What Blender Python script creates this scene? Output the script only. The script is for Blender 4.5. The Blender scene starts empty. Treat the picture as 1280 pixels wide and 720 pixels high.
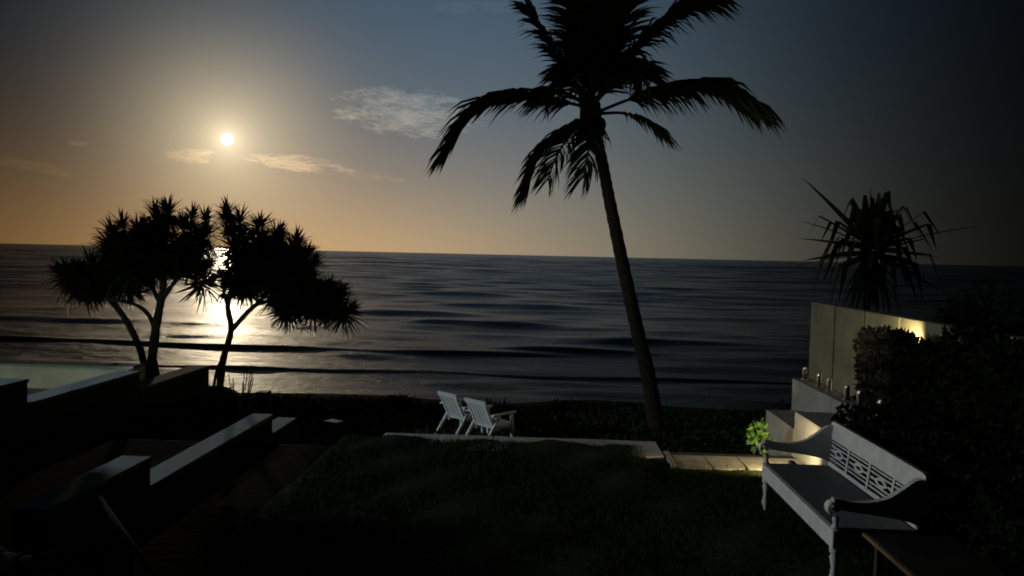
import bpy, bmesh, math, random
import numpy as np
from mathutils import Vector, Matrix

random.seed(7)
rng = np.random.default_rng(7)
R = math.radians
S = bpy.context.scene
COL = S.collection

# ------------------------------------------------------------------ camera
CAM_H = 2.2
cam = bpy.data.cameras.new('camera')
cam.sensor_width = 36.0
cam.lens = 26.0
cam.clip_start = 0.05
cam.clip_end = 60000
cam_o = bpy.data.objects.new('camera', cam)
COL.objects.link(cam_o)
cam_m = (Matrix.Rotation(math.atan(40 / 924), 4, 'Z') @ Matrix.Rotation(math.pi / 2 - math.atan(41.6 / 924), 4, 'X')
         @ Matrix.Rotation(math.atan(0.0225), 4, 'Z'))
cam_o.matrix_world = Matrix.Translation((0, 0, CAM_H)) @ cam_m
S.camera = cam_o

# ------------------------------------------------------------------ sky, moonlight, exposure
S.view_settings.view_transform = 'Standard'
S.view_settings.look = 'None'
S.view_settings.exposure = 0.0
S.view_settings.gamma = 1.0
S.view_settings.use_curve_mapping = False
S.cycles.use_denoising = True
S.cycles.max_bounces = 8
S.cycles.transparent_max_bounces = 12
S.cycles.filter_width = 1.8
S.cycles.sample_clamp_indirect = 4.0

MOON_AZ, MOON_EL = R(-23.62), R(7.75)
MOON_DIR = Vector((math.sin(MOON_AZ) * math.cos(MOON_EL), math.cos(MOON_AZ) * math.cos(MOON_EL), math.sin(MOON_EL)))


class NT:
    """small helper for building node graphs"""
    def __init__(self, tree):
        self.t = tree
        self.n = tree.nodes
        self.l = tree.links

    def put(self, sock, v):
        if isinstance(v, bpy.types.NodeSocket):
            self.l.new(v, sock)
        elif v is not None:
            sock.default_value = v

    def m(self, op, a, b=None, c=None, clamp=False):
        n = self.n.new('ShaderNodeMath')
        n.operation = op
        n.use_clamp = clamp
        for i, v in enumerate((a, b, c)):
            if v is not None:
                self.put(n.inputs[i], v)
        return n.outputs[0]

    def scale(self, vec, s):
        n = self.n.new('ShaderNodeVectorMath')
        n.operation = 'SCALE'
        self.put(n.inputs[0], vec)
        self.put(n.inputs['Scale'], s)
        return n.outputs[0]

    def add(self, a, b):
        n = self.n.new('ShaderNodeVectorMath')
        n.operation = 'ADD'
        self.put(n.inputs[0], a)
        self.put(n.inputs[1], b)
        return n.outputs[0]

    def noise(self, vec, scale, detail=3, rough=0.55, dist=0.0):
        n = self.n.new('ShaderNodeTexNoise')
        self.put(n.inputs['Vector'], vec)
        n.inputs['Scale'].default_value = scale
        n.inputs['Detail'].default_value = detail
        n.inputs['Roughness'].default_value = rough
        n.inputs['Distortion'].default_value = dist
        return n.outputs['Fac']

    def comb(self, x, y, z):
        n = self.n.new('ShaderNodeCombineXYZ')
        for i, v in enumerate((x, y, z)):
            self.put(n.inputs[i], v)
        return n.outputs[0]

    def ramp(self, fac, stops):
        n = self.n.new('ShaderNodeValToRGB')
        self.put(n.inputs[0], fac)
        e = n.color_ramp.elements
        while len(e) < len(stops):
            e.new(0.5)
        for el, (p, c) in zip(e, stops):
            el.position = p
            el.color = (*c, 1) if len(c) == 3 else c
        return n.outputs[0]


world = bpy.data.worlds.new('World')
S.world = world
world.use_nodes = True
w = NT(world.node_tree)
w.n.clear()
tc = w.n.new('ShaderNodeTexCoord')
sep = w.n.new('ShaderNodeSeparateXYZ')
w.l.new(tc.outputs['Generated'], sep.inputs[0])
x_, y_, z_ = sep.outputs
el_ = w.m('MAXIMUM', w.m('DEGREES', w.m('ARCSINE', z_)), 0.0)
az_ = w.m('DEGREES', w.m('ARCTAN2', x_, y_))


def angle_to(d):
    n = w.n.new('ShaderNodeVectorMath')
    n.operation = 'DOT_PRODUCT'
    w.l.new(tc.outputs['Generated'], n.inputs[0])
    n.inputs[1].default_value = d
    return w.m('DEGREES', w.m('ARCCOSINE', w.m('MINIMUM', n.outputs['Value'], 0.9999999)))


def azel(a, e):
    a, e = R(a), R(e)
    return (math.sin(a) * math.cos(e), math.cos(a) * math.cos(e), math.sin(e))


def exp_fall(v, width, power=1.0):
    q = w.m('DIVIDE', v, width)
    if power != 1.0:
        q = w.m('POWER', q, power)
    return w.m('EXPONENT', w.m('MULTIPLY', q, -1.0))


a_moon = angle_to(MOON_DIR)
aureole = w.scale((0.40, 0.325, 0.195), exp_fall(a_moon, 6.0, 1.7))
halo = w.scale((0.85, 0.70, 0.45), exp_fall(a_moon, 1.15, 1.0))
broad = w.scale((0.047, 0.088, 0.138), w.m('MULTIPLY', exp_fall(angle_to(azel(-8, 14)), 21.0, 2.1), w.m('SUBTRACT', 1.0, w.m('MULTIPLY', exp_fall(el_, 6.0), 0.7))))
olive = w.scale((0.122, 0.132, 0.104), w.m('MULTIPLY', exp_fall(el_, 11.0, 1.5), exp_fall(w.m('ABSOLUTE', w.m('SUBTRACT', az_, -2.0)), 20.0, 2.3)))
d_az = w.m('ABSOLUTE', w.m('SUBTRACT', az_, -18.0))
hor_f = w.m('MULTIPLY', exp_fall(el_, 6.0, 1.3), exp_fall(d_az, 19.0, 1.8))
horizon = w.scale((0.42, 0.225, 0.068), hor_f)
sky_tex = w.n.new('ShaderNodeTexSky')
sky_tex.sky_type = 'NISHITA'
sky_tex.sun_disc = False
sky_tex.sun_elevation = MOON_EL
sky_tex.sun_rotation = MOON_AZ
night = w.scale(sky_tex.outputs[0], 0.00015)
total = w.add(w.add(aureole, halo), w.add(w.add(broad, w.add(horizon, olive)), night))
# thin moonlit clouds: soft patches broken up by stretched noise
cl_vec = w.comb(w.m('MULTIPLY', az_, 0.55), w.m('MULTIPLY', el_, 2.2), 0.0)
cl_fine = w.noise(w.comb(w.m('ADD', w.m('MULTIPLY', az_, 0.75), w.m('MULTIPLY', el_, 0.9)), w.m('MULTIPLY', el_, 2.6), 3.1), 2.1, 7, 0.68, 0.7)
cl_big = w.noise(cl_vec, 0.6, 4, 0.55, 0.4)
cl_mix = w.m('ADD', w.m('MULTIPLY', cl_fine, 0.6), w.m('MULTIPLY', cl_big, 0.5))
cloud = None
for (ca, ce, wa, we, k, tilt, lo) in (
        (-10.6, 10.5, 6.6, 2.15, 0.95, -0.03, 0.40), (-26.0, 6.45, 2.4, 0.80, 0.50, 0.0, 0.45), (-18.7, 6.35, 5.2, 0.75, 0.70, -0.06, 0.43),
        (-13.2, 5.6, 3.2, 0.35, 0.22, -0.05, 0.42), (-35.8, 5.0, 3.4, 0.5, 0.28, -0.12, 0.40), (-32.9, 6.7, 0.8, 0.22, 0.35, 0, 0.40),
        (-5.2, 18.1, 5.0, 0.6, 0.25, 0.05, 0.45), (24.0, 21.0, 8.0, 1.6, 0.5, 0.05, 0.42), (-52.0, 9.0, 8.0, 1.2, 0.5, 0.0, 0.40)):
    du = w.m('DIVIDE', w.m('SUBTRACT', az_, ca), wa)
    dv = w.m('DIVIDE', w.m('SUBTRACT', w.m('SUBTRACT', el_, ce), w.m('MULTIPLY', w.m('SUBTRACT', az_, ca), tilt)), we)
    r2 = w.m('ADD', w.m('MULTIPLY', du, du), w.m('MULTIPLY', dv, dv))
    env = w.m('SUBTRACT', 1.0, r2, clamp=True)
    env = w.m('MULTIPLY', env, w.m('SUBTRACT', 2.0, env))
    # the envelope lowers the threshold of the noise, so the edges break up into wisps
    mk = w.m('MULTIPLY', w.m('SUBTRACT', w.m('ADD', cl_mix, w.m('MULTIPLY', w.m('SUBTRACT', env, 1.0), 0.32)), lo), 4.2, clamp=True)
    mk = w.m('MULTIPLY', mk, k)
    cloud = mk if cloud is None else w.m('MAXIMUM', cloud, mk)
tint = w.add((1.0, 1.0, 1.0), w.scale((1.30, 1.02, 0.70), cloud))
vm = w.n.new('ShaderNodeVectorMath')
vm.operation = 'MULTIPLY'
w.l.new(total, vm.inputs[0])
w.l.new(tint, vm.inputs[1])
total = vm.outputs[0]
bg = w.n.new('ShaderNodeBackground')
w.l.new(total, bg.inputs[0])
bg.inputs[1].default_value = 1.0
wo = w.n.new('ShaderNodeOutputWorld')
w.l.new(bg.outputs[0], wo.inputs[0])

sun = bpy.data.lights.new('moonlight', 'SUN')
sun.energy = 0.22
sun.angle = R(0.6)
sun.color = (1.0, 0.82, 0.55)
sun_o = bpy.data.objects.new('moonlight', sun)
COL.objects.link(sun_o)
# one degree above the middle of the moon, so that the moon's own body does not stand in its light
LIGHT_EL = MOON_EL + R(1.0)
LIGHT_DIR = Vector((math.sin(MOON_AZ) * math.cos(LIGHT_EL), math.cos(MOON_AZ) * math.cos(LIGHT_EL), math.sin(LIGHT_EL)))
sun_o.rotation_euler = (-LIGHT_DIR).to_track_quat('-Z', 'Y').to_euler()

# ------------------------------------------------------------------ helpers


def tag(o, label=None, cat=None, group=None, kind=None):
    for k, v in (('label', label), ('category', cat), ('group', group), ('kind', kind)):
        if v:
            o[k] = v
    return o


def empty(name, loc=(0, 0, 0), rz=0.0):
    o = bpy.data.objects.new(name, None)
    o.empty_display_size = 0.2
    o.location = loc
    o.rotation_euler = (0, 0, rz)
    COL.objects.link(o)
    return o


def link(name, me, mat=None, parent=None, loc=None, rot=None):
    o = bpy.data.objects.new(name, me)
    COL.objects.link(o)
    if mat and not me.materials:
        me.materials.append(mat)
    if parent:
        o.parent = parent
    if loc:
        o.location = loc
    if rot:
        o.rotation_euler = rot
    return o


def mesh(name, vs, fs, mat=None, parent=None, smooth=False, loc=None, rot=None):
    me = bpy.data.meshes.new(name)
    me.from_pydata([tuple(map(float, v)) for v in vs], [], [tuple(map(int, f)) for f in fs])
    if smooth:
        me.polygons.foreach_set('use_smooth', [True] * len(me.polygons))
    me.update()
    return link(name, me, mat, parent, loc, rot)


def bm_mesh(name, bm, mat=None, parent=None, smooth=False, loc=None, rot=None):
    me = bpy.data.meshes.new(name)
    bm.to_mesh(me)
    bm.free()
    if smooth:
        me.polygons.foreach_set('use_smooth', [True] * len(me.polygons))
    return link(name, me, mat, parent, loc, rot)


def add_box(bm, x0, x1, y0, y1, z0, z1, bev=0.0):
    b = bmesh.new()
    bmesh.ops.create_cube(b, size=1)
    for v in b.verts:
        v.co = Vector(((x0 + x1) / 2 + v.co.x * (x1 - x0), (y0 + y1) / 2 + v.co.y * (y1 - y0), (z0 + z1) / 2 + v.co.z * (z1 - z0)))
    if bev:
        bmesh.ops.bevel(b, geom=b.edges[:], offset=bev, segments=2, affect='EDGES', profile=0.6)
    t = bpy.data.meshes.new('t')
    b.to_mesh(t)
    b.free()
    bm.from_mesh(t)
    bpy.data.meshes.remove(t)


def box(name, dims, mat, parent=None, bev=0.006, loc=None, rot=None):
    bm = bmesh.new()
    add_box(bm, *dims, bev=bev)
    return bm_mesh(name, bm, mat, parent, loc=loc, rot=rot)


def tube_data(pts, rad, n=8, cap=True):
    pts = [Vector(p) for p in pts]
    vs, fs = [], []
    prev = None
    for i, p in enumerate(pts):
        d = (pts[min(i + 1, len(pts) - 1)] - pts[max(i - 1, 0)]).normalized()
        if prev is None:
            a = d.cross(Vector((0.13, 0.31, 1)) if abs(d.z) < 0.9 else Vector((1, 0.2, 0))).normalized()
        else:
            a = (prev - d * prev.dot(d)).normalized()
        prev = a
        b = d.cross(a)
        r = rad[i] if hasattr(rad, '__len__') else rad
        for k in range(n):
            t = 2 * math.pi * k / n
            vs.append(p + (a * math.cos(t) + b * math.sin(t)) * r)
    for i in range(len(pts) - 1):
        for k in range(n):
            fs.append((i * n + k, i * n + (k + 1) % n, (i + 1) * n + (k + 1) % n, (i + 1) * n + k))
    if cap:
        fs.append(tuple(range(n))[::-1])
        fs.append(tuple((len(pts) - 1) * n + k for k in range(n)))
    return vs, fs


def merge(parts):
    vs, fs = [], []
    for v, f in parts:
        o = len(vs)
        vs += list(v)
        fs += [tuple(i + o for i in q) for q in f]
    return vs, fs


def catmull(pts, n):
    pts = [Vector(p) for p in pts]
    P = [pts[0] * 2 - pts[1]] + pts + [pts[-1] * 2 - pts[-2]]
    out = []
    seg = len(pts) - 1
    for i in range(n + 1):
        t = i / n * seg
        k = min(int(t), seg - 1)
        u = t - k
        a, b, c, d = P[k:k + 4]
        out.append(0.5 * ((2 * b) + (c - a) * u + (2 * a - 5 * b + 4 * c - d) * u * u + (3 * b - a - 3 * c + d) * u ** 3))
    return out


def lathe(name, prof, mat, parent=None, n=16, loc=None, rot=None):
    vs, fs = [], []
    for r, z in prof:
        for k in range(n):
            t = 2 * math.pi * k / n
            vs.append((r * math.cos(t), r * math.sin(t), z))
    for i in range(len(prof) - 1):
        for k in range(n):
            fs.append((i * n + k, i * n + (k + 1) % n, (i + 1) * n + (k + 1) % n, (i + 1) * n + k))
    fs.append(tuple(range(n))[::-1])
    fs.append(tuple((len(prof) - 1) * n + k for k in range(n)))
    return mesh(name, vs, fs, mat, parent, True, loc, rot)


def copy_tree(o, parent=None):
    c = o.copy()
    COL.objects.link(c)
    c.parent = parent
    for ch in list(o.children):
        copy_tree(ch, c)
    return c


def rand_unit():
    v = Vector((random.gauss(0, 1), random.gauss(0, 1), random.gauss(0, 1)))
    return v.normalized()


def leaf_cloud(points, size, aspect=0.5, jit=0.35):
    """pointed little leaves, four corners each, slightly folded along the midrib"""
    vs, fs = [], []
    for p, out in points:
        d = (Vector(out) * 0.7 + rand_unit() * 0.9).normalized()
        s = d.cross(rand_unit()).normalized()
        n = d.cross(s)
        L = size * (1 + random.uniform(-jit, jit))
        wd = L * aspect
        p = Vector(p)
        o = len(vs)
        vs += [p, p + d * L * 0.45 + s * wd * 0.5 + n * wd * 0.12, p + d * L, p + d * L * 0.45 - s * wd * 0.5 + n * wd * 0.12]
        fs += [(o, o + 1, o + 2), (o, o + 2, o + 3)]
    return vs, fs


# ------------------------------------------------------------------ materials


def material(name, col, rough=0.6, var=0.25, scale=6.0, bump=0.15, bump_scale=60.0, spec=0.4, metal=0.0, bump_dist=0.01):
    m = bpy.data.materials.new(name)
    m.use_nodes = True
    t = NT(m.node_tree)
    p = t.n['Principled BSDF']
    tc = t.n.new('ShaderNodeTexCoord')
    v = tc.outputs['Object']
    f = t.noise(v, scale, 5, 0.6, 0.3)
    lo = tuple(c * (1 - var) for c in col)
    hi = tuple(min(1, c * (1 + var)) for c in col)
    c = t.ramp(f, [(0.3, lo), (0.7, hi)])
    t.l.new(c, p.inputs['Base Color'])
    p.inputs['Roughness'].default_value = rough
    p.inputs['Specular IOR Level'].default_value = spec
    p.inputs['Metallic'].default_value = metal
    if bump:
        b = t.n.new('ShaderNodeBump')
        b.inputs['Strength'].default_value = bump
        b.inputs['Distance'].default_value = bump_dist
        t.l.new(t.noise(v, bump_scale, 4, 0.6), b.inputs['Height'])
        t.l.new(b.outputs[0], p.inputs['Normal'])
    return m


M = {}
M['paint'] = material('white_paint', (0.52, 0.52, 0.50), 0.5, 0.16, 9, 0.12, 40)
M['chair_paint'] = material('chair_white_paint', (0.60, 0.64, 0.66), 0.5, 0.10, 9, 0.12, 40)
M['seat'] = material('seat_green_grey', (0.06, 0.085, 0.085), 0.55, 0.18, 7, 0.25, 120)
M['concrete'] = material('concrete', (0.26, 0.25, 0.22), 0.85, 0.28, 2.2, 0.5, 35)
M['panel'] = material('wall_panel', (0.15, 0.14, 0.085), 0.85, 0.42, 1.6, 0.5, 30)
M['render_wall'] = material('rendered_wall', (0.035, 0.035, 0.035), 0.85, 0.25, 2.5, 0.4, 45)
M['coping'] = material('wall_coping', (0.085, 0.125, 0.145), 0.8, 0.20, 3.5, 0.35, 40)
M['kerb'] = material('kerb_stone', (0.36, 0.38, 0.38), 0.8, 0.25, 4, 0.4, 40)
M['paver'] = material('paver_stone', (0.33, 0.31, 0.26), 0.75, 0.22, 5, 0.4, 50)
M['soil'] = material('dark_soil', (0.006, 0.006, 0.005), 0.95, 0.4, 1.2, 0.3, 9, 0.02, bump_dist=0.05)
M['turf'] = material('turf', (0.020, 0.030, 0.010), 0.95, 0.4, 3.0, 0.8, 40, 0.1, bump_dist=0.03)
M['grass'] = material('grass_blade', (0.018, 0.036, 0.008), 0.8, 0.45, 1.6, 0.0, spec=0.05)
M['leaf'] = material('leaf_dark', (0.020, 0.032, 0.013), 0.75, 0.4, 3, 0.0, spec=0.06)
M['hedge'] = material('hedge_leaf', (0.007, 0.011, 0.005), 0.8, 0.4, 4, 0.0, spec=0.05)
M['leaf_green'] = material('leaf_fresh', (0.09, 0.20, 0.03), 0.5, 0.35, 12, 0.0, spec=0.3)
M['frond'] = material('palm_frond', (0.022, 0.032, 0.014), 0.7, 0.35, 4, 0.0, spec=0.08)
M['bark'] = material('bark', (0.022, 0.019, 0.016), 0.95, 0.4, 8, 0.9, 25, 0.1, bump_dist=0.03)
M['bark_pale'] = material('pandanus_bark', (0.06, 0.057, 0.05), 0.9, 0.4, 10, 0.9, 30, 0.1, bump_dist=0.03)
M['steel'] = material('brushed_steel', (0.55, 0.54, 0.50), 0.28, 0.1, 20, 0.05, 200, 0.5, 1.0)
M['dark_metal'] = material('dark_metal', (0.03, 0.03, 0.03), 0.5, 0.2, 12, 0.1, 90, 0.4, 0.0)
M['wood'] = material('lit_edge_brown_wood', (0.16, 0.095, 0.045), 0.5, 0.35, 5, 0.2, 60)
M['dark_wood'] = material('dark_wood', (0.018, 0.013, 0.009), 0.6, 0.3, 6, 0.2, 60)
M['box_blue'] = material('pale_blue_plastic', (0.05, 0.19, 0.30), 0.5, 0.12, 6, 0.1, 80)
M['pool_tile'] = material('pool_tile', (0.50, 0.54, 0.45), 0.5, 0.25, 1.5, 0.1, 20)
M['sand'] = material('sand', (0.05, 0.045, 0.036), 0.95, 0.3, 1.0, 0.5, 14, 0.1, bump_dist=0.04)


def emission(name, col, s):
    m = bpy.data.materials.new(name)
    m.use_nodes = True
    t = NT(m.node_tree)
    t.n.clear()
    e = t.n.new('ShaderNodeEmission')
    e.inputs[0].default_value = (*col, 1)
    e.inputs[1].default_value = s
    o = t.n.new('ShaderNodeOutputMaterial')
    t.l.new(e.outputs[0], o.inputs[0])
    return m


def glass_mat():
    m = bpy.data.materials.new('fence_glass')
    m.use_nodes = True
    t = NT(m.node_tree)
    t.n.clear()
    tr = t.n.new('ShaderNodeBsdfTransparent')
    tr.inputs[0].default_value = (0.97, 0.99, 0.98, 1)
    g = t.n.new('ShaderNodeBsdfGlossy')
    g.inputs['Roughness'].default_value = 0.03
    lw = t.n.new('ShaderNodeLayerWeight')
    lw.inputs[0].default_value = 0.5
    mx = t.n.new('ShaderNodeMixShader')
    t.l.new(t.m('MULTIPLY', t.m('POWER', lw.outputs['Facing'], 5.0), 0.05), mx.inputs[0])
    t.l.new(tr.outputs[0], mx.inputs[1])
    t.l.new(g.outputs[0], mx.inputs[2])
    o = t.n.new('ShaderNodeOutputMaterial')
    t.l.new(mx.outputs[0], o.inputs[0])
    return m


M['glass'] = glass_mat()


def pool_water_mat():
    m = bpy.data.materials.new('pool_water')
    m.use_nodes = True
    t = NT(m.node_tree)
    t.n.clear()
    tc = t.n.new('ShaderNodeTexCoord')
    tr = t.n.new('ShaderNodeBsdfTransparent')
    tr.inputs[0].default_value = (0.86, 0.95, 0.90, 1)
    g = t.n.new('ShaderNodeBsdfGlossy')
    g.inputs['Roughness'].default_value = 0.06
    b = t.n.new('ShaderNodeBump')
    b.inputs['Strength'].default_value = 0.25
    b.inputs['Distance'].default_value = 0.05
    t.l.new(t.noise(tc.outputs['Object'], 3.0, 3), b.inputs['Height'])
    t.l.new(b.outputs[0], g.inputs['Normal'])
    fr = t.n.new('ShaderNodeFresnel')
    fr.inputs[0].default_value = 1.33
    mx = t.n.new('ShaderNodeMixShader')
    t.l.new(fr.outputs[0], mx.inputs[0])
    t.l.new(tr.outputs[0], mx.inputs[1])
    t.l.new(g.outputs[0], mx.inputs[2])
    o = t.n.new('ShaderNodeOutputMaterial')
    t.l.new(mx.outputs[0], o.inputs[0])
    return m


M['pool_water'] = pool_water_mat()

SEA_Z = -3.8


def sea_mat():
    m = bpy.data.materials.new('sea_water')
    m.use_nodes = True
    t = NT(m.node_tree)
    p = t.n['Principled BSDF']
    p.inputs['Base Color'].default_value = (0.006, 0.010, 0.011, 1)
    p.inputs['IOR'].default_value = 1.33
    p.inputs['Specular IOR Level'].default_value = 0.5
    geo = t.n.new('ShaderNodeNewGeometry')
    sp = t.n.new('ShaderNodeSeparateXYZ')
    t.l.new(geo.outputs['Position'], sp.inputs[0])
    X, Y, Z = sp.outputs
    # ripples drawn out along the shore, coarser out to sea
    v1 = t.comb(t.m('MULTIPLY', X, 0.45), Y, 0.0)
    near = t.noise(v1, 1.9, 6, 0.66, 0.4)
    fine = t.noise(t.comb(t.m('MULTIPLY', X, 0.6), Y, 7.0), 5.5, 3, 0.6, 0.5)
    mid = t.noise(t.comb(t.m('MULTIPLY', X, 0.22), Y, 4.0), 0.42, 4, 0.6, 0.3)
    far = t.noise(t.comb(t.m('MULTIPLY', X, 0.12), Y, 9.0), 0.10, 4, 0.6, 0.2)
    far_w = t.m('MULTIPLY', t.m('SUBTRACT', Y, 60.0), 0.004, clamp=True)
    h = t.m('ADD', t.m('ADD', t.m('MULTIPLY', near, 0.19), t.m('MULTIPLY', fine, 0.055)), t.m('ADD', t.m('MULTIPLY', mid, 0.20), t.m('MULTIPLY', far, t.m('ADD', 0.28, t.m('MULTIPLY', far_w, 4.0)))))
    b = t.n.new('ShaderNodeBump')
    b.inputs['Strength'].default_value = 1.0
    b.inputs['Distance'].default_value = 1.0
    t.l.new(h, b.inputs['Height'])
    t.l.new(b.outputs[0], p.inputs['Normal'])
    rr = t.noise(t.comb(t.m('MULTIPLY', X, 0.05), t.m('MULTIPLY', Y, 0.12), 2.0), 1.0, 3)
    # broken, frothy water close to the shore spreads the moonlight wider
    shore = t.m('SUBTRACT', 1.0, t.m('MULTIPLY', t.m('SUBTRACT', Y, 30.0), 0.035, clamp=True))
    t.l.new(t.m('ADD', t.m('ADD', 0.16, t.m('MULTIPLY', shore, 0.17)), t.m('MULTIPLY', rr, 0.14)), p.inputs['Roughness'])
    return m


M['sea'] = sea_mat()

# ------------------------------------------------------------------ ground and sea


def sst(a, b, x):
    t = np.clip((x - a) / (b - a), 0, 1)
    return t * t * (3 - 2 * t)


def ground_z(x, y):
    x = np.asarray(x, float)
    y = np.asarray(y, float)
    mid = np.where(y < 8.4, -0.06, -0.06 - 1.04 * sst(8.42, 8.62, y))
    mid = mid - 0.18 * sst(9, 16.5, y)
    left = -0.06 - 0.36 * sst(11.2, 13.6, y) - 0.86 * sst(13.6, 16.5, y)
    right = -0.06 - 1.22 * sst(11.8, 16.5, y)
    L = 1 - sst(-6.2, -5.65, x)
    Rr = sst(4.33, 4.42, x)
    z = mid * (1 - L) * (1 - Rr) + left * L + right * Rr
    z = z + 0.05 * np.sin(x * 0.9 + 1.3 * np.sin(x * 0.37)) * sst(12, 16, y)
    z = z - 4.2 * sst(16.6 + 0.25 * np.sin(x * 0.7), 31, y)
    return z


xs = np.unique(np.concatenate([np.linspace(-200, -16, 30), np.arange(-16, 4.2, 0.2), np.arange(4.3, 4.5, 0.03), np.arange(4.6, 14, 0.2), np.linspace(14, 200, 30)]))
ys = np.unique(np.concatenate([np.linspace(-120, -4, 20), np.arange(-4, 8.2, 0.6), np.arange(8.3, 8.8, 0.05), np.arange(8.9, 34, 0.25)]))
GX, GY = np.meshgrid(xs, ys)
GZ = ground_z(GX, GY)
nx, ny = len(xs), len(ys)
vs = np.stack([GX.ravel(), GY.ravel(), GZ.ravel()], 1)
idx = np.arange(nx * ny).reshape(ny, nx)
fs = np.stack([idx[:-1, :-1].ravel(), idx[:-1, 1:].ravel(), idx[1:, 1:].ravel(), idx[1:, :-1].ravel()], 1)
g = mesh('ground', vs, fs, M['soil'], smooth=True)
tag(g, 'dark bare ground sloping down from the garden to the sea', 'ground', kind='structure')


def gz(x, y):
    return float(ground_z(x, y))


# sea: rows close together near the shore, wider and wider to the horizon
yr = np.concatenate([np.arange(22, 66, 0.14), 66 * np.exp(np.linspace(0.002, math.log(30000 / 66), 820))])
sc = np.sinh(np.linspace(-3.2, 3.2, 320)) / math.sinh(3.2)
SY = np.repeat(yr[:, None], len(sc), 1)
SX = sc[None, :] * (70 + 1.6 * yr[:, None])
H = np.zeros_like(SX)
for i in range(46):
    lam = 10 ** rng.uniform(0.25, 1.25)
    th = rng.normal(0, 0.24)
    amp = 0.0036 * lam ** 0.9 * min(1.0, 4.5 / lam)
    kx, ky = math.sin(th) * 2 * math.pi / lam, math.cos(th) * 2 * math.pi / lam
    fade = np.clip(1.5 - SY / (lam * 28), 0, 1)
    H += amp * np.sin(kx * SX + ky * SY + rng.uniform(0, 6.28)) * fade

# choppy open water: short-crested waves, coarser with distance as far as the mesh can carry them
FAR = np.zeros_like(SX)
LNY, XY = np.log(SY), SX / SY
for i in range(26):
    kc = rng.uniform(9, 34)
    FAR += np.sin(2 * math.pi * (kc * LNY + rng.normal(0, 3.0) * XY) + rng.uniform(0, 6.28) + 1.5 * np.sin(rng.uniform(2, 7) * XY + rng.uniform(0, 6.28))) * (20 / kc) ** 0.8
FAR /= FAR.std()
H += FAR * np.minimum(0.00075 * SY, 0.5) * sst(58, 120, SY)


def ridge(yc, amp, wf, wb, x0, x1, edge, wob=0.5, ph=0.0, slope=0.0):
    """one low swell running along the shore, steeper on its shoreward side"""
    c = yc + slope * SX + wob * np.sin(SX * 0.13 + ph) + 0.35 * wob * np.sin(SX * 0.41 + 2 * ph)
    d = SY - c
    prof = np.where(d < 0, np.exp(-(d / wf) ** 2), np.exp(-(d / wb) ** 2))
    a = amp * (sst(x0 - edge, x0 + edge, SX) * (1 - sst(x1 - edge, x1 + edge, SX)))
    a = a * (0.8 + 0.2 * np.sin(SX * 0.23 + ph * 3))
    return a * prof


H += ridge(43.5, 0.30, 0.36, 1.8, -70, 1.0, 5.0, 0.35, 0.4)
H += ridge(36.6, 0.14, 0.20, 1.4, -80, 60, 9.0, 0.22, 1.9, slope=0.03)
H += ridge(45.5, 0.28, 0.45, 2.4, -3.0, 7.0, 2.6, 0.5, 2.6)
H += ridge(56.5, 0.16, 0.8, 2.5, -70, -15, 4.0, 0.6, 0.9)
H += ridge(52.5, 0.34, 0.7, 2.5, 3.0, 16.0, 3.5, 0.5, 4.4)
H += ridge(62.0, 0.40, 0.9, 3.0, -12, 0, 3.0, 0.6, 3.2)
H += ridge(72.0, 0.40, 1.1, 3.5, -30, -8, 4.0, 0.8, 5.2)
H += ridge(84.0, 0.45, 1.3, 4.0, -14, 4, 4.0, 0.9, 2.2)
H += ridge(105., 0.5, 1.8, 5.0, -30, -5, 6.0, 1.2, 1.2)
H += ridge(135., 0.6, 2.4, 7.0, -46, -16, 8.0, 1.5, 4.1)
H += ridge(120., 0.5, 2.2, 6.0, 10, 34, 7.0, 1.5, 0.2)
H *= sst(24, 31, SY) * 0.85 + 0.15
vs = np.stack([SX.ravel(), SY.ravel(), (SEA_Z + H).ravel()], 1)
nx, ny = len(sc), len(yr)
idx = np.arange(nx * ny).reshape(ny, nx)
fs = np.stack([idx[:-1, :-1].ravel(), idx[:-1, 1:].ravel(), idx[1:, 1:].ravel(), idx[1:, :-1].ravel()], 1)
o = mesh('sea', vs, fs, M['sea'], smooth=True)
tag(o, 'dark sea with low swells and a path of moonlight', 'sea', kind='structure')

# the moon, glaring through thin haze
bm = bmesh.new()
MD = 20000.0
bmesh.ops.create_uvsphere(bm, u_segments=32, v_segments=20, radius=MD * math.tan(R(0.43)))
o = bm_mesh('moon', bm, emission('moon_glow', (1.0, 0.95, 0.84), 2.2), smooth=True)
o.location = MOON_DIR * MD + Vector((0, 0, CAM_H))
tag(o, 'glaring full moon low over the sea above the pandanus trees', 'moon')

# ------------------------------------------------------------------ lawn, kerb, paving
lx = np.linspace(-2.3, 2.86, 60)
ly = np.linspace(-3, 8.05, 110)
bm = bmesh.new()
LX, LY = np.meshgrid(lx, ly)


def turf_edge(x):
    far = np.where(np.asarray(x) < 1.16, 8.47 + 0.05 * np.sin(np.asarray(x) * 7) + 0.03 * np.sin(np.asarray(x) * 17), 7.98)
    return far


LYs = -3 + (LY + 3) / 11.05 * (turf_edge(LX) + 3)
LZ = 0.045 + 0.012 * np.sin(LX * 3.1 + LY * 1.7) + 0.01 * np.sin(LX * 7.3 - LYs * 5.1)
LZ = LZ - 0.05 * sst(1.0, 1.25, LX) * sst(6.6, 7.7, LYs)
vs = np.stack([LX.ravel(), LYs.ravel(), LZ.ravel()], 1)
idx = np.arange(LX.size).reshape(LX.shape)
fs = np.stack([idx[:-1, :-1].ravel(), idx[:-1, 1:].ravel(), idx[1:, 1:].ravel(), idx[1:, :-1].ravel()], 1)
bm.free()
o = mesh('lawn', vs, fs, M['turf'], smooth=True)
tag(o, 'dark green lawn behind the pale kerb', 'lawn', kind='structure')

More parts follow.
